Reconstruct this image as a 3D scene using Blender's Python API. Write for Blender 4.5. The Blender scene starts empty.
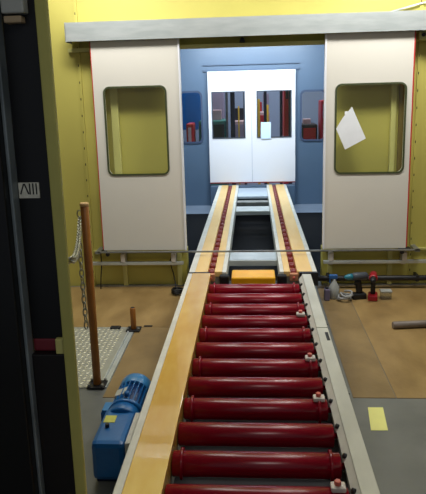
import bpy, bmesh, math, random
from mathutils import Vector, Matrix
random.seed(7)
S = bpy.context.scene
C = S.collection

# ---------------------------------------------------------------- camera
cam = bpy.data.cameras.new('camera'); camo = bpy.data.objects.new('camera', cam); C.objects.link(camo)
F = 590.0
ya = Vector((39.0, -125.5, F)).normalized()                 # world Y in (right, down, forward)
za = -Vector((75.0, (F * F + 39.0 * 75.0) / 125.5, F)).normalized()
xa = ya.cross(za)
right = Vector((xa[0], ya[0], za[0])); down = Vector((xa[1], ya[1], za[1])); fwd = Vector((xa[2], ya[2], za[2]))
camo.matrix_world = Matrix(((right[0], -down[0], -fwd[0], 0), (right[1], -down[1], -fwd[1], 0), (right[2], -down[2], -fwd[2], 1.6), (0, 0, 0, 1)))
cam.sensor_fit = 'HORIZONTAL'; cam.sensor_width = 36; cam.lens = 36 * F / 426
cam.shift_y = -32 / 426; cam.clip_start = .02
S.camera = camo

# ---------------------------------------------------------------- light and exposure
w = bpy.data.worlds.new('world'); S.world = w; w.use_nodes = True
w.node_tree.nodes['Background'].inputs[0].default_value = (.80, .88, 1, 1)
w.node_tree.nodes['Background'].inputs[1].default_value = .16
def area(name, loc, target, sx, sy, power, col):
    l = bpy.data.lights.new(name, 'AREA'); l.shape = 'RECTANGLE'; l.size = sx; l.size_y = sy; l.energy = power; l.color = col
    o = bpy.data.objects.new(name, l); C.objects.link(o); o.location = loc
    o.rotation_euler = (Vector(target) - Vector(loc)).to_track_quat('-Z', 'Y').to_euler(); return o
area('hall_and_fill_lamp', (-1.15, 3.85, 2.9), (-.9, 4.7, 1.5), .9, .25, 28, (1, .98, .94))
area('hall_and_fill_lamp', (1.15, 3.85, 2.9), (.9, 4.7, 1.5), .9, .25, 34, (1, .98, .94))
area('hall_and_fill_lamp', (.2, 3.5, 3.5), (.1, 3.0, 0), 2.8, .9, 31, (1, .97, .92))  # broad unseen fill, added to soften the light on floor and rollers
area('hall_and_fill_lamp', (.6, -.6, 3.4), (-.3, 2.2, .8), 1.2, .4, 13, (1, .97, .92))  # faint fill added behind the camera to brighten the left foreground frame
area('chamber_lamp', (-.75, 6.6, 2.36), (-.55, 7.2, 0), .25, 2.6, 30, (.80, .92, 1))
area('chamber_lamp', (.75, 6.6, 2.36), (.55, 7.2, 0), .25, 2.6, 30, (.80, .92, 1))
area('chamber_lamp', (0, 7.2, 2.37), (0, 8.2, 1.1), 1.6, .25, 62, (.84, .93, 1))
area('workshop_lamp', (0, 9.9, 3.3), (0, 9.9, 0), 3, 1.6, 105, (.92, .95, 1))
S.view_settings.view_transform = 'Standard'; S.view_settings.look = 'None'
S.view_settings.gamma = 1; S.view_settings.exposure = 0; S.view_settings.use_curve_mapping = False

# ---------------------------------------------------------------- materials
def lin(c): return tuple(((v / 255) / 12.92 if v / 255 <= .04045 else (((v / 255) + .055) / 1.055) ** 2.4) for v in c) + (1,)
MC = {}
def mat(name, rgb, rough=.5, metal=0, var=.12, scale=6, rgb2=None, bump=0, bscale=60, coat=0, stretch=(1, 1, 1), detail=5):
    if name in MC: return MC[name]
    m = bpy.data.materials.new(name); m.use_nodes = True; nt = m.node_tree; b = nt.nodes['Principled BSDF']
    N = nt.nodes.new; L = nt.links.new
    tc = N('ShaderNodeTexCoord'); mp = N('ShaderNodeMapping'); mp.inputs['Scale'].default_value = stretch
    L(tc.outputs['Object'], mp.inputs[0])
    n = N('ShaderNodeTexNoise'); n.inputs['Scale'].default_value = scale; n.inputs['Detail'].default_value = detail
    L(mp.outputs[0], n.inputs[0])
    r = N('ShaderNodeValToRGB'); r.color_ramp.elements[0].position = .35; r.color_ramp.elements[1].position = .68
    c = lin(rgb); d = lin(rgb2) if rgb2 else tuple(v * (1 - var) for v in c[:3]) + (1,)
    r.color_ramp.elements[0].color = d; r.color_ramp.elements[1].color = c
    L(n.outputs['Fac'], r.inputs[0]); L(r.outputs[0], b.inputs['Base Color'])
    b.inputs['Roughness'].default_value = rough; b.inputs['Metallic'].default_value = metal
    b.inputs['Coat Weight'].default_value = coat
    if bump:
        n2 = N('ShaderNodeTexNoise'); n2.inputs['Scale'].default_value = bscale; L(mp.outputs[0], n2.inputs[0])
        bp = N('ShaderNodeBump'); bp.inputs['Strength'].default_value = bump; bp.inputs['Distance'].default_value = .004
        L(n2.outputs['Fac'], bp.inputs['Height']); L(bp.outputs[0], b.inputs['Normal'])
    MC[name] = m; return m
def glassy(name, tint=(1, 1, 1), gloss=.07, rough=.03):
    m = bpy.data.materials.new(name); m.use_nodes = True; nt = m.node_tree; nt.nodes.remove(nt.nodes['Principled BSDF'])
    t = nt.nodes.new('ShaderNodeBsdfTransparent'); t.inputs[0].default_value = tint + (1,)
    g = nt.nodes.new('ShaderNodeBsdfGlossy'); g.inputs['Roughness'].default_value = rough
    x = nt.nodes.new('ShaderNodeMixShader'); x.inputs[0].default_value = gloss
    nt.links.new(t.outputs[0], x.inputs[1]); nt.links.new(g.outputs[0], x.inputs[2])
    nt.links.new(x.outputs[0], nt.nodes['Material Output'].inputs[0]); return m
YEL = mat('yellow_wall_paint', (192, 183, 92), .55, var=.10, scale=1.6)
YEL2 = mat('pale_yellow_paint', (204, 200, 124), .5, var=.1, scale=3)
OLIVE = mat('olive_post_paint', (190, 186, 104), .5, var=.2, scale=4)
CREAM = mat('cream_door_paint', (220, 217, 206), .32, var=.04, scale=2)
WHITE = mat('white_door_paint', (232, 234, 240), .35, var=.03, scale=2)
GALV = mat('galvanised_steel', (208, 214, 212), .30, .5, rgb2=(190, 198, 196), scale=9, stretch=(.6, 1, 3))
STEEL = mat('grey_steel', (150, 152, 148), .4, .6, var=.3, scale=14)
BLUEW = mat('blue_wall_paint', (84, 106, 130), .4, var=.07, scale=2)
BLUET = mat('blue_trim_paint', (72, 92, 116), .4, var=.07, scale=2)
TAN = mat('tan_rail_paint', (228, 188, 100), .22, rgb2=(214, 166, 70), scale=5, stretch=(2, .7, 1), coat=.6)
TAN2 = mat('pale_tan_rail_paint', (240, 204, 132), .32, rgb2=(230, 190, 112), scale=5, stretch=(2, .7, 1))
RWHITE = mat('rail_white_edge', (222, 221, 210), .4, var=.15, scale=12)
RGREY = mat('rail_grey_paint', (200, 200, 188), .36, rgb2=(182, 182, 170), scale=8, stretch=(1, .4, 1))
RED = mat('crimson_roller', (140, 4, 32), .24, rgb2=(120, 3, 26), scale=5, coat=0, stretch=(1, 3, 3))
DRED = mat('dark_red_plastic', (128, 34, 34), .4, var=.2, scale=20)
SLOT = mat('slot_brown', (206, 142, 104), .6, var=.2, scale=15)
YBAR = mat('yellow_bar_paint', (246, 184, 10), .35, rgb2=(232, 166, 8), scale=9)
BLACK = mat('black_rubber', (18, 18, 20), .5, var=.3)
DARK = mat('dark_steel', (38, 38, 42), .45, .3, var=.3)
BPAN = mat('black_panel', (9, 9, 12), .38, var=.3, scale=5)
BPAN2 = mat('brown_black_panel', (17, 12, 14), .5, var=.3, scale=5)
GASK = mat('green_gasket', (66, 74, 42), .6, var=.2)
BGASK = mat('blue_gasket', (60, 76, 104), .5, var=.2)
SEAL = mat('red_seal', (190, 48, 40), .5, var=.15, scale=20)
PLY = mat('stained_plywood', (164, 136, 88), .4, rgb2=(134, 108, 66), scale=3, stretch=(1.6, .8, 1), bump=.15, bscale=30, detail=9)
PLY2 = mat('stained_plywood_dark', (150, 126, 84), .4, rgb2=(124, 102, 66), scale=3.2, stretch=(1.2, 1, 1), bump=.15, bscale=30, detail=9)
CONC = mat('grey_floor_paint', (124, 126, 122), .42, rgb2=(100, 103, 101), scale=2.2, bump=.1, bscale=40, detail=8)
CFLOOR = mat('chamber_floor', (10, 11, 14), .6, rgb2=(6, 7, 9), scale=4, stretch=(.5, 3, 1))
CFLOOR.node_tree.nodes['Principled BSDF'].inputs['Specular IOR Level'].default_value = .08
CLEDGE = mat('chamber_ledge', (126, 140, 158), .45, var=.15, scale=5)
CHECK = mat('checker_aluminium', (168, 170, 160), .5, .3, rgb2=(158, 158, 146), scale=10)
CHECKB = mat('checker_lozenge', (216, 212, 184), .45, .2, var=.1)
POST = mat('orange_brown_paint', (164, 106, 40), .42, rgb2=(146, 90, 32), scale=10)
POSTC = mat('post_cap_wood', (206, 168, 112), .6, var=.15)
CHAINM = mat('zinc_chain', (170, 170, 152), .35, .7, var=.2)
MBLUE = mat('motor_blue', (28, 106, 172), .32, rgb2=(20, 92, 156), scale=12, coat=.2)
MBLUE2 = mat('motor_dark_blue', (14, 52, 104), .4, var=.2)
LBLUE = mat('cowl_light_blue', (52, 128, 188), .3, var=.1, coat=.2)
PLATE = mat('nameplate', (206, 210, 204), .35, .2, var=.1, scale=60)
LABY = mat('yellow_label', (206, 204, 92), .5, var=.2, scale=50)
TAPE = mat('yellow_tape', (242, 240, 146), .5, var=.05, scale=14)
PAPER = mat('white_paper', (236, 240, 244), .7, var=.05, scale=12)
PAPERB = mat('blue_white_paper', (208, 232, 250), .7, var=.05)
BOLTM = mat('pink_bolt', (214, 104, 88), .4, var=.2, scale=30)
BLOCK = mat('white_clamp', (214, 206, 196), .45, var=.15, scale=30)
TOOLG = mat('tool_grey', (70, 78, 88), .4, var=.2)
TEAL = mat('teal_plastic', (40, 120, 140), .35, var=.1)
TRED = mat('tool_red', (160, 20, 34), .35, var=.1)
BOTW = mat('white_plastic', (168, 172, 168), .4, var=.08)
BOTB = mat('blue_plastic', (36, 92, 156), .35, var=.08)
WBACK = mat('workshop_wall', (150, 166, 196), .6, var=.1, scale=1)
WTEAL = mat('workshop_teal', (44, 116, 112), .4, var=.2)
WRED = mat('workshop_red', (178, 34, 50), .4, var=.15)
WYEL = mat('workshop_yellow', (216, 178, 60), .4, var=.1)
WDARK = mat('workshop_dark', (34, 36, 52), .5, var=.2)
WLILAC = mat('workshop_lilac', (156, 146, 176), .5, var=.2, scale=3)
WBLUE = mat('tarpaulin_blue', (18, 108, 196), .4, var=.2, scale=3)
WPINK = mat('pale_pink_box', (206, 176, 184), .6, var=.2)
CEILM = mat('hall_ceiling', (176, 176, 168), .8, var=.1)
HALLW = mat('hall_wall', (150, 146, 124), .7, var=.1)
GLASS = glassy('window_glass', (.97, .98, .96), .04)
CLEARP = glassy('clear_plastic', (.72, .76, .76), .25, .15)

# ---------------------------------------------------------------- mesh helpers
class MB:
    def __init__(s): s.bm = bmesh.new(); s.mats = []
    def mi(s, m):
        if m not in s.mats: s.mats.append(m)
        return s.mats.index(m)
    def _tag(s, faces, m, smooth=False):
        i = s.mi(m)
        for f in faces: f.material_index = i; f.smooth = smooth
    def box(s, x0, x1, y0, y1, z0, z1, m, bev=0, rot=None, piv=None):
        r = bmesh.ops.create_cube(s.bm, size=1); v = r['verts']
        for a in v: a.co = Vector(((x0 + x1) / 2 + a.co.x * (x1 - x0), (y0 + y1) / 2 + a.co.y * (y1 - y0), (z0 + z1) / 2 + a.co.z * (z1 - z0)))
        fs = set(f for a in v for f in a.link_faces)
        if bev:
            es = list(set(e for a in v for e in a.link_edges))
            rb = bmesh.ops.bevel(s.bm, geom=es, offset=bev, segments=2, affect='EDGES', profile=.5)
            fs = set(f for f in fs if f.is_valid) | set(rb['faces'])
            v = list(set(x for f in fs for x in f.verts))
        if rot is not None:
            p = Vector(piv or ((x0 + x1) / 2, (y0 + y1) / 2, (z0 + z1) / 2))
            for a in v: a.co = p + rot @ (a.co - p)
        s._tag(fs, m); return s
    def lathe(s, prof, a, b, m, seg=24, smooth=True, up=None):
        """prof: list of (t along a->b in metres, radius)"""
        a = Vector(a); d = (Vector(b) - a).normalized()
        u = d.orthogonal().normalized(); v = d.cross(u); rings = []
        for t, r in prof:
            rings.append([s.bm.verts.new(a + d * t + (u * math.cos(2 * math.pi * k / seg) + v * math.sin(2 * math.pi * k / seg)) * max(r, 1e-4)) for k in range(seg)])
        fs = []
        for p, q in zip(rings, rings[1:]):
            for k in range(seg): fs.append(s.bm.faces.new((p[k], p[(k + 1) % seg], q[(k + 1) % seg], q[k])))
        s._tag(fs, m, smooth)
        s._tag([s.bm.faces.new(rings[0][::-1]), s.bm.faces.new(rings[-1])], m); return s
    def cyl(s, a, b, r, m, seg=20): 
        L = (Vector(b) - Vector(a)).length; c = min(r * .15, L * .2)
        return s.lathe([(0, r - c), (c, r), (L - c, r), (L, r - c)], a, b, m, seg)
    def tube(s, pts, r, m, seg=8, closed=False):
        pts = [Vector(p) for p in pts]; n = len(pts); rings = []; pu = None
        for i, p in enumerate(pts):
            if closed: d = pts[(i + 1) % n] - pts[i - 1]
            else: d = pts[min(i + 1, n - 1)] - pts[max(i - 1, 0)]
            d.normalize(); u = (pu - d * pu.dot(d)) if pu else d.orthogonal()
            u.normalize(); pu = u; v = d.cross(u)
            rings.append([s.bm.verts.new(p + (u * math.cos(2 * math.pi * k / seg) + v * math.sin(2 * math.pi * k / seg)) * r) for k in range(seg)])
        fs = []
        pr = list(zip(rings, rings[1:])) + ([(rings[-1], rings[0])] if closed else [])
        for p, q in pr:
            for k in range(seg): fs.append(s.bm.faces.new((p[k], p[(k + 1) % seg], q[(k + 1) % seg], q[k])))
        if not closed: fs += [s.bm.faces.new(rings[0][::-1]), s.bm.faces.new(rings[-1])]
        s._tag(fs, m, True); return s
    def plate(s, outer, holes, y0, y1, m, axis='y'):
        """polygon in XZ (or XY for axis z) with holes, given thickness"""
        P = (lambda p, t: Vector((p[0], t, p[1]))) if axis == 'y' else (lambda p, t: Vector((p[0], p[1], t)))
        es = []; vs = []
        for lp in [outer] + holes:
            v = [s.bm.verts.new(P(p, y0)) for p in lp]; vs += v
            es += [s.bm.edges.new((v[i], v[(i + 1) % len(v)])) for i in range(len(v))]
        r = bmesh.ops.triangle_fill(s.bm, use_beauty=True, use_dissolve=False, edges=es)
        fs = [g for g in r['geom'] if isinstance(g, bmesh.types.BMFace)]
        e = bmesh.ops.extrude_face_region(s.bm, geom=fs)
        nv = [g for g in e['geom'] if isinstance(g, bmesh.types.BMVert)]
        off = P((0, 0), y1 - y0)
        for v in nv: v.co += off
        allf = set(fs) | set(g for g in e['geom'] if isinstance(g, bmesh.types.BMFace)) | set(f for v in nv for f in v.link_faces)
        s._tag([f for f in allf if f.is_valid], m); return s
    def obj(s, name, parent=None, base=None):
        bmesh.ops.recalc_face_normals(s.bm, faces=s.bm.faces)
        o = None
        if base is None and parent is None:
            xs = [v.co for v in s.bm.verts]
            base = Vector(((min(v.x for v in xs) + max(v.x for v in xs)) / 2, (min(v.y for v in xs) + max(v.y for v in xs)) / 2, min(v.z for v in xs)))
        if parent is not None: base = wloc(parent)
        for v in s.bm.verts: v.co -= Vector(base)
        me = bpy.data.meshes.new(name); s.bm.to_mesh(me); s.bm.free()
        for m in s.mats: me.materials.append(m)
        o = bpy.data.objects.new(name, me); C.objects.link(o)
        if parent is not None: o.parent = parent
        else: o.location = base
        return o
def wloc(o):
    p = Vector((0, 0, 0))
    while o is not None: p += Vector(o.location); o = o.parent
    return p
def rr(x0, x1, z0, z1, r, n=6):
    out = []
    for cx, cz, a in ((x1 - r, z1 - r, 0), (x0 + r, z1 - r, 90), (x0 + r, z0 + r, 180), (x1 - r, z0 + r, 270)):
        for k in range(n + 1):
            t = math.radians(a + 90 * k / n); out.append((cx + r * math.cos(t), cz + r * math.sin(t)))
    return out
def rect(x0, x1, z0, z1): return [(x0, z0), (x1, z0), (x1, z1), (x0, z1)]
def tag(o, label, cat, group=None):
    o['label'] = label; o['category'] = cat
    if group: o['group'] = group
    return o
def empty(name, loc, label, cat, group=None):
    o = bpy.data.objects.new(name, None); C.objects.link(o); o.location = loc; o.empty_display_size = .1
    return tag(o, label, cat, group)
def struct(mb, name): o = mb.obj(name); o['kind'] = 'structure'; return o
def clone(o, loc, label, group=None):
    r = o.copy(); C.objects.link(r); r.location = loc; r['label'] = label
    if group: r['group'] = group
    for ch in list(o.children):
        c = ch.copy(); C.objects.link(c); c.parent = r
        for g in list(ch.children):
            d = g.copy(); C.objects.link(d); d.parent = c
    return r

# ================================================================ SETTING
struct(MB().box(-3.5, 3.5, -1.5, 4.84, -.15, -.003, CONC), 'floor')
struct(MB().box(-3.5, 3.5, -1.5, 12, 3.6, 3.7, CEILM), 'ceiling')
struct(MB().box(-3.6, -3.5, -1.5, 4.84, -.15, 3.6, HALLW), 'wall_left')
struct(MB().box(3.5, 3.6, -1.5, 4.84, -.15, 3.6, HALLW), 'wall_right')
# yellow wall with the opening
m = MB(); m.plate([(-3.5, -.003), (-.56, -.003), (-.56, .31), (-.60, .31), (-.60, 1.95), (.60, 1.95), (.60, .31), (.56, .31), (.56, -.003), (3.5, -.003), (3.5, 3.6), (-3.5, 3.6)], [], 4.72, 4.84, YEL)
struct(m, 'wall_front')
# chamber behind the opening
struct(MB().box(-1.4, 1.4, 4.84, 7.66, -.16, -.003, CFLOOR), 'floor_chamber')
struct(MB().box(-1.4, 1.4, 7.66, 12, -.16, 0, CLEDGE), 'floor_chamber_rear')
struct(MB().box(-1.4, -1.3, 4.84, 8.3, -.003, 2.42, BLUEW), 'wall_chamber_left')
struct(MB().box(1.3, 1.4, 4.84, 8.3, -.003, 2.42, BLUEW), 'wall_chamber_right')
struct(MB().box(-1.4, 1.4, 4.84, 8.3, 2.42, 2.48, BLUEW), 'ceiling_chamber')
m = MB()
m.plate([(-1.3, 0), (-.60, 0), (-.60, 1.85), (.585, 1.85), (.585, 0), (1.3, 0), (1.3, 2.42), (-1.3, 2.42)],
        [rr(-.99, -.70, .90, 1.585, .06), rr(.665, .99, .90, 1.56, .06)], 8.24, 8.30, BLUEW)
struct(m, 'wall_chamber_end')
struct(MB().box(-.66, .645, 8.215, 8.24, 1.85, 1.875, BLUET).box(-.66, .645, 8.215, 8.24, 1.93, 1.945, BLUET), 'trim_1')
for i, (x0, x1, z0, z1) in enumerate(((-.99, -.70, .90, 1.585), (.665, .99, .90, 1.56))):
    f = MB().plate(rr(x0 - .018, x1 + .018, z0 - .018, z1 + .018, .075), [rr(x0 + .008, x1 - .008, z0 + .008, z1 - .008, .055)], 8.225, 8.24, BGASK).obj('window_%d' % (i + 1)); f['kind'] = 'structure'
    MB().plate(rr(x0, x1, z0, z1, .06), [], 8.268, 8.273, GLASS).obj('pane', f)
# workshop far behind
struct(MB().box(-3.5, 3.5, 11.9, 12, -.15, 3.6, WBACK), 'wall_workshop')
struct(MB().box(-3.6, -3.5, 8.3, 12, -.15, 3.6, WBACK), 'wall_workshop_left')
struct(MB().box(3.5, 3.6, 8.3, 12, -.15, 3.6, WBACK), 'wall_workshop_right')
struct(MB().box(-3.5, -1.4, 8.3, 12, -.15, 0, CONC), 'floor_workshop_left')
struct(MB().box(1.4, 3.5, 8.3, 12, -.15, 0, CONC), 'floor_workshop_right')
# lintel rail behind the track beam and kick framing below the doors
struct(MB().box(-1.43, 1.9, 4.69, 4.72, 1.92, 1.95, YEL2), 'trim_2')
def kick(xa, xb, divs, name):
    m = MB(); m.box(xa, xb, 4.69, 4.72, -.003, .012, STEEL)
    for d in divs: m.box(d - .018, d + .018, 4.69, 4.72, .012, .30, YEL2)
    m.box(xa, xb, 4.70, 4.72, .30, .315, YEL2)
    return struct(m, name)
kick(-1.34, -.57, (-1.08, -.62), 'baseboard_left')
kick(.57, 1.9, (.62, 1.10, 1.55), 'baseboard_right')

# perforated uprights on the yellow wall
def upright(x, label):
    t = MB(); t.box(x - .012, x + .012, 4.706, 4.72, -.003, 3.2, YEL)
    z = .12
    while z < 3.1: t.box(x - .007, x + .0, 4.704, 4.7065, z, z + .018, mat('slot_olive', (70, 66, 28), .6)); z += .13
    return tag(t.obj('perforated_upright'), label, 'wall strip', 'perforated uprights')
upright(-1.355, 'slim yellow wall strip with dark slots, left of the left sliding door')
upright(1.268, 'slim yellow wall strip with dark slots, at the right edge beyond the right sliding door')
tag(MB().box(-1.12, -1.06, 4.685, 4.72, .34, 1.90, YEL2, .004).obj('wall_post'), 'pale yellow upright seen through the left sliding door window', 'post')
tag(MB().box(1.065, 1.105, 4.685, 4.72, .34, 1.90, YEL2, .004).obj('wall_post'), 'pale yellow upright seen through the right sliding door window', 'post')
tag(MB().box(1.13, 1.165, 4.70, 4.72, .34, 1.90, mat('brown_strip', (136, 116, 52), .6), .003).obj('wall_strip'), 'brown strip on the wall seen at the right edge of the right door window', 'wall strip')

# ================================================================ TRACK BEAM
b = empty('door_track_beam', (0, 4.6, 1.99), 'long galvanised steel track beam above the two cream sliding doors', 'beam')
m = MB(); m.plate([(4.555, 1.99), (4.562, 1.99), (4.562, 2.122), (4.70, 2.122), (4.70, 2.128), (4.555, 2.128)], [], -1.40, 2.2, GALV)
for v in m.bm.verts: v.co = Vector((v.co.y, v.co.x, v.co.z))
m.obj('cover', b)
MB().box(-1.404, -1.396, 4.555, 4.70, 1.985, 2.13, GALV, .002).obj('end_cap', b)
MB().box(-1.38, 2.2, 4.60, 4.66, 2.02, 2.06, STEEL, .004).obj('track', b)
for x in (-1.1, -.05, 1.0):
    k = MB().box(x - .03, x + .03, 4.66, 4.72, 2.0, 2.11, STEEL, .004).obj('wall_bracket', b)
k = MB().box(1.235, 1.30, 4.62, 4.72, 1.925, 1.99, YEL2, .006).obj('stop_bracket', b)
MB().cyl((1.265, 4.62, 1.962), (1.265, 4.60, 1.962), .014, DARK).obj('bolt', k)
# diagonal brace at the top right
tag(MB().tube([(1.02, 4.70, 2.135), (1.25, 4.70, 2.19), (1.6, 4.70, 2.26)], .007, GALV).obj('wall_cable'), 'thin grey cable rising to the right above the track beam', 'cable')
m = MB().cyl((-.07, 4.69, 1.972), (-.07, 4.64, 1.972), .016, DARK).box(-.09, -.05, 4.66, 4.72, 1.955, 1.968, DARK)
tag(m.obj('door_stop'), 'small dark door stop on the wall under the middle of the track beam', 'stop')

# ================================================================ SLIDING DOORS
def sdoor(x0, x1, wx0, wx1, wz0, wz1, red_right, label):
    d = empty('sliding_door', ((x0 + x1) / 2, 4.62, .335), label, 'door')
    MB().plate(rect(x0, x1, .342, 1.99), [rr(wx0, wx1, wz0, wz1, .045)], 4.60, 4.645, CREAM).obj('panel', d)
    MB().plate(rr(wx0 - .006, wx1 + .006, wz0 - .006, wz1 + .006, .05), [rr(wx0 + .008, wx1 - .008, wz0 + .008, wz1 - .008, .038)], 4.594, 4.60, GASK).obj('window_gasket', d)
    MB().plate(rr(wx0, wx1, wz0, wz1, .045), [], 4.62, 4.624, GLASS).obj('pane', d)
    if red_right:
        s = MB().box(x1, x1 + .010, 4.60, 4.645, .35, 1.99, SEAL).obj('edge_seal', d)
        xr = x1 - .03
        MB().box(x0, x0 + .012, 4.592, 4.60, .34, 1.985, WHITE).obj('edge_trim', d)
    else:
        s = MB().box(x0 - .007, x0, 4.60, 4.645, .35, 1.99, SEAL).obj('edge_seal', d)
        xr = x0 + .03
        MB().box(x1 - .012, x1, 4.592, 4.60, .34, 1.985, WHITE).obj('edge_trim', d)
    s['label'] = 'red rubber edge seal'
    sg = 1 if red_right else -1
    f = MB().box(xr - .02, xr + .05 * sg + .02, 4.59, 4.65, .322, .342, BLACK, .003).obj('floor_guide', d)
    MB().cyl((xr, 4.585, .31), (xr, 4.60, .31), .017, BLACK).obj('guide_wheel', f)
    return d
sdoor(-1.225, -.545, -1.145, -.662, .963, 1.645, False, 'cream sliding door with a large rounded window, left of the opening')
sdoor(.547, 1.197, .632, 1.152, .945, 1.62, True, 'cream sliding door with white paper taped on its rounded window, right of the opening')
# notices taped on the right window
m = MB(); q = [(.752, 1.452), (.862, 1.212), (.706, 1.130), (.636, 1.290), (.684, 1.372)]
m.plate(q, [], 4.588, 4.5895, PAPER)
m.box(.70, .74, 4.5895, 4.5935, 1.38, 1.42, PAPER)
o = m.obj('paper_notice'); tag(o, 'torn white paper notice hanging askew over the right sliding door window', 'paper')
# bottom guide rail crossing over the conveyor
tag(MB().box(-1.27, 1.30, 4.56, 4.576, .328, .341, STEEL, .002).box(-1.29, -1.25, 4.56, 4.72, .322, .341, STEEL).box(1.26, 1.30, 4.56, 4.72, .322, .341, STEEL).obj('guide_rail'),
    'thin grey guide rail under both sliding doors, crossing above the conveyor', 'rail')
def lowpipe(x0, x1, brs, label):
    p = empty('support_rail', ((x0 + x1) / 2, 4.65, .2), label, 'rail')
    MB().box(x0, x1, 4.63, 4.66, .205, .232, GALV, .004).obj('square_tube', p)
    for x in brs:
        k = MB().box(x - .018, x + .018, 4.66, 4.72, .19, .30, BLOCK, .003).box(x - .018, x + .018, 4.625, 4.66, .232, .30, BLOCK, .003).obj('bracket', p)
lowpipe(-1.36, -.58, (-1.08, -.66), 'grey square rail on brackets below the left sliding door')
lowpipe(.56, 1.75, (.62, 1.20), 'grey square rail on brackets below the right sliding door')
p = empty('floor_pipe', (1.1, 4.6, .1), 'black pipe running low along the wall behind the power drills', 'pipe')
MB().cyl((.50, 4.62, .088), (2.0, 4.62, .088), .022, BLACK).obj('pipe', p)
for x in (.60, 1.30, 1.8): MB().box(x - .012, x + .012, 4.60, 4.69, .062, .115, DARK, .003).obj('pipe_clamp', p)

# ================================================================ WHITE SWING DOORS AT THE FAR END
def swing(x0, x1, wx0, wx1, label, g):
    d = empty('swing_door', ((x0 + x1) / 2, 8.2, .33), label, 'door')
    MB().plate(rect(x0, x1, .335, 1.85), [rect(wx0, wx1, .955, 1.575)], 8.18, 8.215, WHITE).obj('panel', d)
    MB().plate(rect(wx0 - .008, wx1 + .008, .947, 1.583), [rect(wx0 + .006, wx1 - .006, .961, 1.569)], 8.172, 8.18, TOOLG).obj('window_frame', d)
    MB().box(wx0, wx1, 8.195, 8.199, .955, 1.575, GLASS).obj('pane', d)
    MB().box(x0, x1, 8.172, 8.18, .322, .337, DRED).obj('bottom_seal', d)['label'] = 'dark red bottom seal'
    return d
swing(-.60, -.012, -.545, -.105, 'white door leaf with plain square window at the far end, left leaf', 'a')
swing(-.008, .583, .067, .525, 'white door leaf with pale blue sheet on its window at the far end, right leaf', 'a')
tag(MB().box(.115, .250, 8.163, 8.165, .935, 1.16, PAPERB).obj('paper_notice'), 'pale blue paper sheet stuck on the right white door at the far end', 'paper')
tag(MB().box(-.60, .58, 8.16, 8.29, 0, .285, BLUEW, .01).obj('door_sill'), 'blue sill box under the white far doors at the conveyor end', 'sill')

# ================================================================ FAR TRACK CONVEYOR
tc = empty('track_conveyor', (0, 6.2, 0), 'tan twin-track conveyor running through the opening to the white far doors', 'conveyor')
Y0, Y1 = 4.135, 8.155
for sx, (a, b_, c_, d_, e_, f_) in ((-1, (-.48, -.435, -.342, -.290, -.235, -.203)), (1, (.455, .42, .312, .260, .215, .185))):
    fr = MB()
    lo, hi = min(a, f_), max(a, f_)
    fr.box(lo + .012, hi - .012, Y0 + .02, Y1, .10, .262, RGREY)
    t = fr.obj('track_frame', tc)
    MB().box(min(a, b_), max(a, b_), Y0, Y1, .20, .298, RWHITE, .003).obj('outer_flange', t)
    MB().box(min(e_, f_), max(e_, f_), Y0, Y1, .20, .298, RWHITE, .003).obj('inner_flange', t)
    MB().box(min(b_, c_), max(b_, c_), Y0, Y1, .262, .300, TAN2, .002).obj('top_plate', t)
    MB().box(min(d_, e_), max(d_, e_), Y0, Y1, .262, .300, TAN2, .002).obj('top_plate', t)
    MB().box(min(c_, d_), max(c_, d_), Y0, Y1, .262, .268, SLOT).obj('slot_bed', t)
    xm = (c_ + d_) / 2
    y = Y0 + .06
    first = None
    while y < Y1 - .03:
        if first is None:
            g = MB(); g.lathe([(0, .026), (.003, .030), (.037, .030), (.04, .026)], (xm - .020, y, .273), (xm + .020, y, .273), DRED, 14)
            first = g.obj('guide_roller', tc); y00 = y
        else:
            g = first.copy(); C.objects.link(g); g.parent = tc; g.location = (first.location[0], first.location[1] + y - y00, first.location[2])
        y += .155
    for yy in (4.35, 5.3, 6.3, 7.3):
        MB().box(lo + .05, hi - .05, yy - .03, yy + .03, -.003, .10, DARK).obj('leg', tc)
    jx = (-.484, -.325) if sx < 0 else (.325, .459)
    MB().box(jx[0], jx[1], Y0 - .032, Y0, .20, .2995, DARK, .002).obj('joint_plate', tc)
    # end bearing block facing the roller conveyor
    kb = MB().box(min(e_, f_) - .02, max(e_, f_) + .02, Y0 - .05, Y0, .205, .285, BLACK, .012).obj('end_block', tc)
    k2 = MB().box(xm - .03, xm + .03, Y0 - .035, Y0, .235, .292, SLOT, .006).obj('end_stop', tc)
    MB().cyl((xm, Y0 - .045, .262), (xm, Y0 - .034, .262), .010, BOLTM, 12).obj('bolt', k2)
# cross members
MB().box(-.203, .185, 7.45, 8.12, .235, .262, mat('cross_panel', (186, 200, 214), .35, var=.08)).obj('cross_panel', tc)
for (y0, y1, mm, z1) in ((7.12, 7.25, STEEL, .25), (6.52, 6.80, GALV, .262), (4.56, 4.86, GALV, .262)):
    MB().box(-.203, .185, y0, y1, z1 - .05, z1, mm, .006).obj('cross_member', tc)
MB().box(-.165, .150, 4.045, 4.24, .215, .283, YBAR, .008).obj('cross_bar', tc)['label'] = 'bright yellow cross bar'

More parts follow.
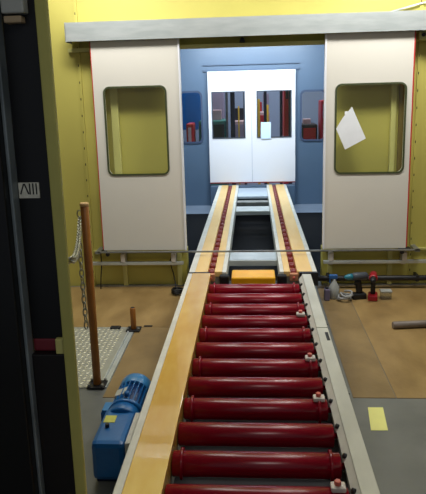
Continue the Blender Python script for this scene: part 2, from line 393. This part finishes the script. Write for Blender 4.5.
# ================================================================ NEAR ROLLER CONVEYOR
rc = empty('roller_conveyor', (0, 2.4, 0), 'wide roller conveyor with crimson rollers between tan and grey side rails', 'conveyor')
NY0, NY1 = .75, 4.10
lr = MB().box(-.474, -.322, NY0, NY1, .09, .285, RGREY).obj('side_rail', rc); lr['label'] = 'wide tan side rail'
MB().box(-.449, -.315, NY0, NY1, .285, .302, TAN, .003).obj('top_plate', lr)
MB().box(-.480, -.449, NY0, NY1, .255, .300, RWHITE, .004).obj('outer_edge', lr)
MB().box(-.322, -.316, NY0, NY1, .20, .285, TAN, .002).obj('inner_edge', lr)
rrl = MB().box(.347, .395, NY0, NY1 - .03, .09, .285, RGREY).obj('side_rail', rc); rrl['label'] = 'narrow grey side rail'
ysplit = 3.10
MB().box(.340, .402, ysplit + .002, NY1 - .032, .285, .302, RGREY, .003).obj('top_plate', rrl)
MB().box(.340, .402, NY0, ysplit - .002, .285, .300, RGREY, .003).obj('top_plate', rrl)
MB().box(.378, .394, 2.93, 3.03, .3, .303, DARK).obj('slot', rrl)
m = MB(); m.plate([(.318, .262), (.323, .259), (.345, .288), (.341, .294)], [], NY0, NY1 - .03, RWHITE); m.obj('inner_lip', rrl)
P0, PITCH = 3.912, .195
bolt0 = None
pairs = []
k = 0
y = P0
roller0 = None
RR, RZ = .047, .232
while y > .9:
    flanged = k % 2 == 0
    if flanged: pairs.append((k, y))
    if roller0 is None:
        g = MB(); L = .656
        g.lathe([(0, .012), (.011, .012), (.0115, RR - .004), (.015, RR), (L - .027, RR), (L - .0235, RR - .004), (L - .023, .012), (L, .012)], (-.325, y, RZ), (-.325 + L, y, RZ), RED, 40)
        roller0 = g.obj('roller', rc); ro = roller0
    else:
        ro = roller0.copy(); C.objects.link(ro); ro.parent = rc; ro.location = (0, y - P0, 0)
    if flanged:
        for sx in (-.278, .272):
            c = MB().lathe([(0, RR - .004), (.002, RR + .011), (.012, RR + .011), (.014, RR - .004)], (sx - .007, y, RZ), (sx + .007, y, RZ), RED, 28).obj('flange', None, base=(0, 0, 0))
            c.parent = ro; c.location = -Vector(wloc(ro)) if k == 0 else -(Vector(wloc(ro)))
    # bearing bolt on the lip
    c = MB().cyl((.317, y, .278), (.334, y, .270), .010, BLACK, 12).obj('bearing_bolt', rc)
    y -= PITCH; k += 1
for kb in (3, 6, 8, 11, 13):
    yb = P0 - PITCH * kb
    cb = MB().box(.247, .297, yb - .018, yb + .022, .2785, .297, BLOCK, .005).obj('clamp_block', rc)
    cb['label'] = 'white clamp block'
    MB().cyl((.270, yb + .002, .297), (.270, yb + .002, .313), .012, BOLTM, 6).obj('clamp_bolt', cb)['label'] = 'pink bolt head'
# pan under the rollers and supports
MB().box(-.322, .347, NY0, NY1 - .1, .10, .115, DARK).obj('drip_pan', rc)
for yy in (3.90, 2.95, 2.0, 1.1):
    for sx in (-1, 1):
        x = -.44 if sx < 0 else .372
        zf = -.003
        lg = MB().box(x - .022, x + .022, yy - .025, yy + .025, zf + .008, .09, STEEL, .002).obj('leg', rc)
        xo = x + sx * .10
        MB().box(min(x - sx * .03, xo + sx * .03), max(x - sx * .03, xo + sx * .03), yy - .035, yy + .035, zf, zf + .008, STEEL, .002).obj('foot_plate', lg)
        MB().cyl((xo, yy, zf + .008), (xo, yy, zf + .032), .013, GALV, 6).obj('anchor_bolt', lg)

# ================================================================ FLOOR SHEETS AND CHECKER PLATE
def sheet(x0, x1, y0, y1, mm, label): return tag(MB().box(x0, x1, y0, y1, -.003, 0, mm).obj('plywood_sheet'), label, 'floor board', 'plywood floor sheets')
sheet(-2.2, -.512, 3.822, 4.69, PLY, 'brown floor sheet along the wall at left, behind the checker plate')
sheet(-.822, -.512, 2.86, 3.818, PLY2, 'brown floor sheet between the checker plate and the conveyor')
sheet(.512, .733, 2.88, 4.69, PLY2, 'narrow brown floor sheet right of the conveyor')
sheet(.737, 2.2, 2.88, 4.69, PLY, 'large brown floor sheet at right under the pipe offcut')
cp = empty('checker_plate', (-1.1, 3.4, 0), 'aluminium checker plate set in the floor beside the orange post', 'floor plate')
MB().box(-1.75, -.868, 2.96, 3.816, -.003, .002, CHECK, .001).obj('plate', cp)
m = MB(); n = 0
for i in range(28):
    for j in range(28):
        x = -1.735 + i * .0315; yv = 2.98 + j * .0305
        if x > -.885 or yv > 3.80: continue
        a = math.radians(45 if (i + j) % 2 else -45); u = Vector((math.cos(a), math.sin(a), 0)) * .0145; v = Vector((-math.sin(a), math.cos(a), 0)) * .0058
        c = Vector((x, yv, .002)); tp = m.bm.verts.new(c + Vector((0, 0, .003)))
        ring = [m.bm.verts.new(c + q) for q in (u, v, -u, -v)]
        m._tag([m.bm.faces.new((ring[t], ring[(t + 1) % 4], tp)) for t in range(4)], CHECKB)
o = m.obj('lozenge_pattern', cp)
MB().box(-.868, -.858, 2.96, 3.816, -.003, .012, GALV, .002).box(-.858, -.826, 2.96, 3.816, -.003, .004, DARK, .001).obj('edge_angle', cp)['label'] = 'bright metal edge strip'
m = MB().box(-1.00, -.93, 3.775, 3.812, .002, .016, DARK, .004); tag(m.obj('floor_catch'), 'small dark catch on the rear edge of the checker plate', 'catch')
tag(MB().box(-.775, -.715, 3.825, 3.85, 0, .002, BLACK).obj('floor_slot'), 'small dark slot in the brown floor behind the stub post', 'slot')
o = MB().plate([(.545, 2.577), (.625, 2.579), (.646, 2.787), (.570, 2.786)], [], -.003, -.0015, TAPE, axis='z').obj('yellow_tape')
tag(o, 'pale yellow tape rectangle on the grey floor at lower right', 'tape')
tag(MB().cyl((.925, 3.80, .024), (1.42, 3.86, .024), .024, mat('grey_tube', (128, 116, 106), .5, var=.25, scale=20)).obj('pipe_offcut'), 'short grey pipe lying on the brown floor at right', 'pipe')

# ================================================================ POSTS AND CHAINS
def flange(m, x, y, r, z=0): 
    m.lathe([(0, r), (.006, r), (.010, r * .6), (.022, r * .5)], (x, y, z), (x, y, z + .1), DARK, 20)
po = empty('barrier_post', (-.884, 2.985, 0), 'tall orange-brown barrier post standing at the corner of the checker plate', 'post')
MB().cyl((-.884, 2.985, .012), (-.884, 2.985, 1.025), .022, POST, 20).obj('pole', po)
MB().cyl((-.884, 2.985, 1.025), (-.884, 2.985, 1.043), .024, POSTC, 20).obj('cap', po)
m = MB(); m.box(-.934, -.834, 2.940, 3.030, .003 , .012, DARK, .003); bp = m.obj('base_plate', po)
for dx in (-.038, .038):
    for dy in (-.033, .033): MB().cyl((-.884 + dx, 2.985 + dy, .012), (-.884 + dx, 2.985 + dy, .028), .009, STEEL, 6).obj('bolt', bp)
MB().tube([(-.884 - .03 + .012 * math.cos(a), 2.985, .985 + .018 * math.sin(a)) for a in [i * math.pi / 6 for i in range(12)]], .0035, CHAINM, 6, True).obj('ring', po)
so = empty('stub_post', (-.832, 3.765, 0), 'short orange-brown stub post at the far corner of the checker plate', 'post')
MB().cyl((-.832, 3.765, .012), (-.832, 3.765, .165), .019, POST, 20).obj('pole', so)
MB().cyl((-.832, 3.765, .1648), (-.832, 3.765, .1662), .014, BLACK, 16).obj('hollow_end', so)
bp = MB().box(-.88, -.784, 3.725, 3.810, .004, .012, DARK, .003).obj('base_plate', so)
for dx in (-.036, .036): MB().cyl((-.832 + dx, 3.745, .012), (-.832 + dx, 3.745, .026), .008, STEEL, 6).obj('bolt', bp)
def chain(pts, label):
    m = MB(); pts = [Vector(p) for p in pts]
    # resample
    P = [pts[0]]; step = .034
    dist = 0
    for a, b2 in zip(pts, pts[1:]):
        L = (b2 - a).length; t = step - dist
        while t <= L: P.append(a.lerp(b2, t / L)); t += step
        dist = L - (t - step)
    for i in range(len(P) - 1):
        d = (P[i + 1] - P[i]).normalized(); u = d.orthogonal().normalized(); v = d.cross(u)
        if i % 2: u, v = v, u
        c = (P[i] + P[i + 1]) / 2
        m.tube([c + d * (.0225 * math.cos(t)) + u * (.011 * math.sin(t)) for t in [j * math.pi / 5 for j in range(10)]], .0034, CHAINM, 5, True)
    return tag(m.obj('chain'), label, 'chain')
def cat(a, b2, sag, n=24):
    a = Vector(a); b2 = Vector(b2); return [a.lerp(b2, i / n) - Vector((0, 0, sag * 4 * (i / n) * (1 - i / n))) for i in range(n + 1)]
cc = cat((-.914, 2.985, .966), (-.501, 1.507, 1.165), .075)
chain(cc, 'zinc chain sagging from the orange post to the black machine frame at left')
h = cc[4]
chain([(h[0], h[1], h[2]), (h[0] - .004, h[1], h[2] - .2), (h[0], h[1], .42)], 'loose end of zinc chain hanging straight down left of the orange post')

# ================================================================ BLUE GEAR MOTOR
gm = empty('gear_motor', (-.62, 2.5, -.003), 'blue electric gear motor on the floor beside the tan rail', 'motor')
MX, MZ = -.607, .135
MB().cyl((MX, 2.50, MZ), (MX, 2.70, MZ), .066, MBLUE2, 36).obj('barrel', gm)
m = MB()
for i in range(22):
    a = 2 * math.pi * i / 22; c = Vector((MX + math.cos(a) * .072, 0, MZ + math.sin(a) * .072))
    m.box(c.x - .010, c.x + .010, 2.515, 2.69, c.z - .0022, c.z + .0022, MBLUE, rot=Matrix.Rotation(-a, 3, 'Y'))
m.obj('cooling_fins', gm)
cw = MB().lathe([(0, .080), (.004, .083), (.075, .083), (.092, .074), (.098, .058), (.099, .02)], (MX, 2.685, MZ), (MX, 2.8, MZ), LBLUE, 36).obj('fan_cowl', gm)
MB().lathe([(0, .083), (.004, .087), (.018, .087), (.022, .083)], (MX, 2.488, MZ), (MX, 2.6, MZ), MBLUE, 36).obj('end_bell', gm)
MB().box(MX - .045, MX + .012, 2.575, 2.635, MZ + .066, MZ + .078, PLATE, .002, rot=Matrix.Rotation(math.radians(-20), 3, 'Y'), piv=(MX, 2.6, MZ)).obj('nameplate', gm)
MB().tube([(MX + .0, 2.545, MZ + .078), (MX, 2.545, MZ + .098)], .012, MBLUE, 10).obj('lifting_eye', gm)
g = MB(); g.box(-.690, -.548, 2.19, 2.475, .018, .195, MBLUE, .022).obj('gearbox', gm)
g = MB(); g.lathe([(0, .076), (.01, .080), (.07, .080), (.075, .07)], (MX - .005, 2.43, MZ), (MX - .005, 2.55, MZ), MBLUE, 32).obj('adapter_flange', gm)
g = MB().box(-.722, -.660, 2.478, 2.565, .05, .165, MBLUE, .010).obj('terminal_box', gm)
MB().box(-.716, -.666, 2.484, 2.559, .165, .172, LBLUE, .003).obj('lid', g)
MB().box(-.672, -.622, 2.345, 2.40, .1945, .197, LABY).obj('warning_label', gm)
MB().cyl((-.645, 2.31, .195), (-.645, 2.31, .212), .010, DARK, 6).obj('breather_plug', gm)
MB().box(-.548, -.525, 2.20, 2.44, .05, .19, RWHITE, .004).obj('mounting_bracket', gm)
MB().box(-.68, -.56, 2.22, 2.45, -.003, .018, MBLUE2, .004).obj('foot', gm)

gm.location.y -= .05; gm.location.x += .006
# ================================================================ FLOOR TOOLS BY THE RIGHT WALL
def drill(x, y, rot, body, head, batt, label):
    d = empty('power_drill', (0, 0, 0), label, 'drill')
    MB().box(-.055, .055, -.036, .036, 0, .045, batt, .010).obj('battery', d)
    m = MB(); m.box(-.024, .024, -.018, .018, .04, .15, BLACK, .012, rot=Matrix.Rotation(math.radians(-8), 3, 'Y')); m.obj('handle', d)
    b3 = MB().lathe([(0, .016), (.012, .030), (.10, .032), (.125, .027)], (.07, 0, .178), (-.1, 0, .178), body, 20).obj('body', d)
    MB().lathe([(0, .024), (.02, .024), (.05, .017), (.06, .008)], (-.055, 0, .178), (-.2, 0, .178), head, 16).obj('chuck', d)
    MB().box(-.036, -.024, -.007, .007, .11, .135, DARK, .003).obj('trigger', d)
    d.location = (x, y, 0); d.rotation_euler = (0, 0, rot); return d
drill(.80, 4.39, math.radians(12), TOOLG, TEAL, BLACK, 'grey cordless drill with teal chuck, standing left of the red one')
drill(.905, 4.37, math.radians(78), TRED, DARK, TRED, 'red cordless drill standing on its red battery pack')
sb = empty('spray_bottle', (.615, 4.40, 0), 'white spray bottle with a blue trigger head beside the conveyor', 'bottle')
MB().lathe([(0, .036), (.006, .040), (.09, .040), (.125, .022), (.145, .014), (.155, .014)], (.615, 4.40, 0), (.615, 4.40, 1), BOTW, 20).obj('body', sb)
MB().box(.575, .64, 4.385, 4.415, .155, .19, BOTB, .008).box(.578, .588, 4.392, 4.408, .12, .16, BOTB, .002).obj('trigger_head', sb)
m = MB()
pts = []
for i in range(70):
    t = i / 69; a = t * math.pi * 6.5
    pts.append((.690 + (.045 + .012 * math.sin(a * .7)) * math.cos(a), 4.34 + .045 * math.sin(a), .012 + .05 * t + .008 * math.sin(a * 1.7)))
m.tube(pts, .008, mat('pale_hose', (158, 160, 160), .35, var=.15), 8)
tag(m.obj('hose_coil'), 'pale coiled hose lying between the spray bottle and the grey drill', 'hose')
bx = empty('plastic_box', (1.01, 4.38, 0), 'clear plastic box on the floor right of the red drill', 'box')
MB().box(.965, 1.045, 4.35, 4.41, 0, .06, CLEARP, .006).obj('body', bx); MB().box(.962, 1.048, 4.347, 4.413, .06, .07, BOTW, .003).obj('lid', bx)
m = MB().box(.535, .575, 4.33, 4.39, 0, .09, mat('violet_grey_tin', (112, 104, 130), .4), .006).cyl((.555, 4.36, .09), (.555, 4.36, .105), .014, DARK)
tag(m.obj('small_tin'), 'small violet-grey tin against the conveyor, left of the spray bottle', 'tin')
m = MB(); pts = []
for i in range(60):
    a = i / 59 * math.pi * 6; r = .05 + .006 * math.sin(i)
    pts.append((-.615 + r * math.cos(a), 4.50 + r * .9 * math.sin(a), .008 + .04 * i / 59))
m.tube(pts, .008, BLACK, 8); tag(m.obj('cable_coil'), 'coil of black cable on the floor by the left side of the conveyor', 'cable')
tag(MB().tube([(-.66, 4.685, .30), (-.70, 4.68, .22), (-.67, 4.67, .12), (-.655, 4.66, .03), (-.65, 4.58, .006)], .005, DARK, 6).obj('wall_cable'), 'thin dark cable running down the yellow wall left of the opening', 'cable')
tag(MB().tube([(-1.27, 4.66, .30), (-1.265, 4.64, .2), (-1.275, 4.63, .1), (-1.28, 4.62, .006)], .005, DARK, 6).obj('wall_cable'), 'thin dark cable below the left corner of the left sliding door', 'cable')

# ================================================================ BLACK MACHINE FRAME IN THE LEFT FOREGROUND
bf = empty('machine_frame', (-.65, 1.55, -.003), 'black machine door frame with grey rail in the left foreground', 'machine')
MB().box(-1.10, -.640, 1.46, 1.60, -.003, 2.6, BPAN, .004).obj('outer_panel', bf)
MB().box(-.640, -.630, 1.49, 1.53, -.003, 2.6, mat('dull_grey_rail', (150, 162, 168), .4, .3, rgb2=(96, 106, 112), scale=4), .003).obj('edge_rail', bf)['label'] = 'narrow grey rail'
MB().box(-.630, -.5335, 1.53, 1.60, .925, 2.6, BPAN).obj('inner_panel', bf)
MB().box(-.630, -.5335, 1.51, 1.60, -.003, .885, BPAN2, .004).obj('inner_panel', bf)
MB().box(-.630, -.5335, 1.53, 1.60, .885, .925, mat('dim_red_clamp', (120, 36, 48), .5), .006).obj('clamp', bf)['label'] = 'dull red clamp'
MB().box(-.560, -.536, 1.512, 1.53, .885, .93, YEL2, .003).obj('latch', bf)
up = MB().box(-.5335, -.502, 1.50, 1.515, -.003, 2.6, OLIVE, .003).obj('upright', bf); up['label'] = 'olive yellow upright strip'
br = MB().box(-.618, -.560, 1.495, 1.53, 1.80, 1.845, BOTW, .004).obj('top_bracket', bf); br['label'] = 'grey metal bracket'
MB().box(-.615, -.57, 1.50, 1.53, 1.778, 1.795, mat('bracket_tan', (170, 150, 120), .5), .003).obj('shim', br)
lb = MB().box(-.628, -.572, 1.526, 1.53, 1.330, 1.372, mat('worn_label', (226, 226, 212), .6, var=.3, scale=60), 0).obj('label_plate', bf)
m = MB()
for x, s in ((-.618, .35), (-.606, -.35), (-.597, .0), (-.588, 0), (-.579, 0)):
    m.box(x - .0018, x + .0018, 1.525, 1.526, 1.340, 1.370, BPAN, rot=Matrix.Rotation(s, 3, 'Y'))
m.obj('label_marks', lb)

# ================================================================ WORKSHOP CLUTTER SEEN THROUGH THE FAR WINDOWS
t = empty('tarpaulin_screen', (-1.3, 10.2, 0), 'bright blue screen seen through the left side window at the far end', 'screen')
MB().box(-1.75, -.84, 10.2, 10.22, .95, 2.2, WBLUE, .01).obj('sheet', t)
for x in (-1.73, -.86): MB().box(x - .02, x + .02, 10.19, 10.23, 0, .95, WDARK).obj('leg', t)
def cabinet(x0, x1, y0, y1, z1, mm, label, top=None, zb=0):
    c = empty('workshop_machine', ((x0 + x1) / 2, (y0 + y1) / 2, 0), label, 'machine')
    MB().box(x0, x1, y0, y1, zb, z1, mm, .02).obj('housing', c)
    MB().box(x0 + .03, x1 - .03, y0 - .012, y0, z1 - .28, z1 - .06, top or WDARK, .004).obj('control_panel', c)
    MB().box(x0 + .05, x1 - .05, y0 - .01, y0, .2, z1 - .36, mm, .004).obj('access_door', c)
    return c
cabinet(-.86, -.42, 9.5, 10.1, 1.13, WTEAL, 'teal machine seen low in the left white door window')
cabinet(-.86, -.50, 10.5, 11.0, 1.95, WLILAC, 'tall lilac-grey cabinet behind the teal machine', WTEAL)
cabinet(-1.04, -.93, 9.3, 9.7, 1.10, WRED, 'red cabinet seen low in the left side window', WPINK)
cabinet(-.36, -.12, 9.9, 10.4, 1.10, WPINK, 'low pale pink cabinet seen in the left white door window', WLILAC)
cabinet(.50, .60, 9.6, 10.0, 1.72, WRED, 'tall narrow red cabinet seen in the right white door window')
cabinet(1.10, 1.45, 9.7, 10.1, 1.40, WRED, 'tall red cabinet seen at the right edge of the right side window', WLILAC)
cabinet(.80, 1.06, 9.8, 10.3, 1.02, WDARK, 'low dark cabinet seen in the right side window', WRED)
cabinet(.05, .30, 10.4, 10.9, 1.22, WPINK, 'pale pink cabinet seen in the right white door window', WRED)
for x, y, z0, sx, sz, mm, lab in ((-.70, 9.7, 1.13, .055, .10, WDARK, 'dark box on top of the teal machine at its left'),
                              (-.57, 9.7, 1.13, .07, .16, WPINK, 'pale pink box on top of the teal machine at its right'),
                              (-.22, 10.1, 1.10, .07, .20, WDARK, 'dark box on top of the low pale pink cabinet'),
                              (-.335, 10.1, 1.10, .03, .10, WRED, 'small red box on top of the low pale pink cabinet'),
                              (.12, 10.6, 1.22, .05, .16, WRED, 'red box on top of the pale pink cabinet'),
                              (.24, 10.6, 1.22, .05, .30, WLILAC, 'lilac box on top of the pale pink cabinet'),
                              (.90, 10.0, 1.02, .06, .08, WPINK, 'pale pink box on top of the low dark cabinet')):
    tag(MB().box(x - sx, x + sx, y - .08, y + .08, z0, z0 + sz, mm, .006).obj('storage_box'), lab, 'box')
for x, y, mm, r, z1, lab in ((-.30, 9.2, WDARK, .035, 2.3, 'dark round column nearest the middle of the left white door window'),
                         (-.215, 9.5, WYEL, .012, 1.35, 'thin yellow pole seen in the left white door window'),
                         (-.40, 9.4, STEEL, .02, 2.3, 'grey steel column seen in the left white door window'),
                         (.10, 9.5, WYEL, .022, 1.45, 'yellow pole at the left of the right white door window'),
                         (.20, 9.3, WDARK, .024, 1.9, 'dark column seen behind the pale blue sheet'),
                         (.25, 9.8, WYEL, .018, 1.35, 'yellow pole just right of the dark column behind the pale blue sheet'),
                         (.44, 9.2, WDARK, .022, 2.3, 'dark column right of the middle of the right white door window'),
                         (.57, 9.0, WDARK, .03, 2.3, 'dark column at the right edge of the right white door window'),
                         (-.115, 9.3, WDARK, .022, 1.6, 'dark column at the right edge of the left white door window')):
    e = empty('workshop_column', (x, y, 0), lab, 'column')
    MB().cyl((x, y, .01), (x, y, z1), r, mm, 14).obj('pole', e); MB().cyl((x, y, 0), (x, y, .01), r * 2.2, WDARK, 14).obj('base', e)
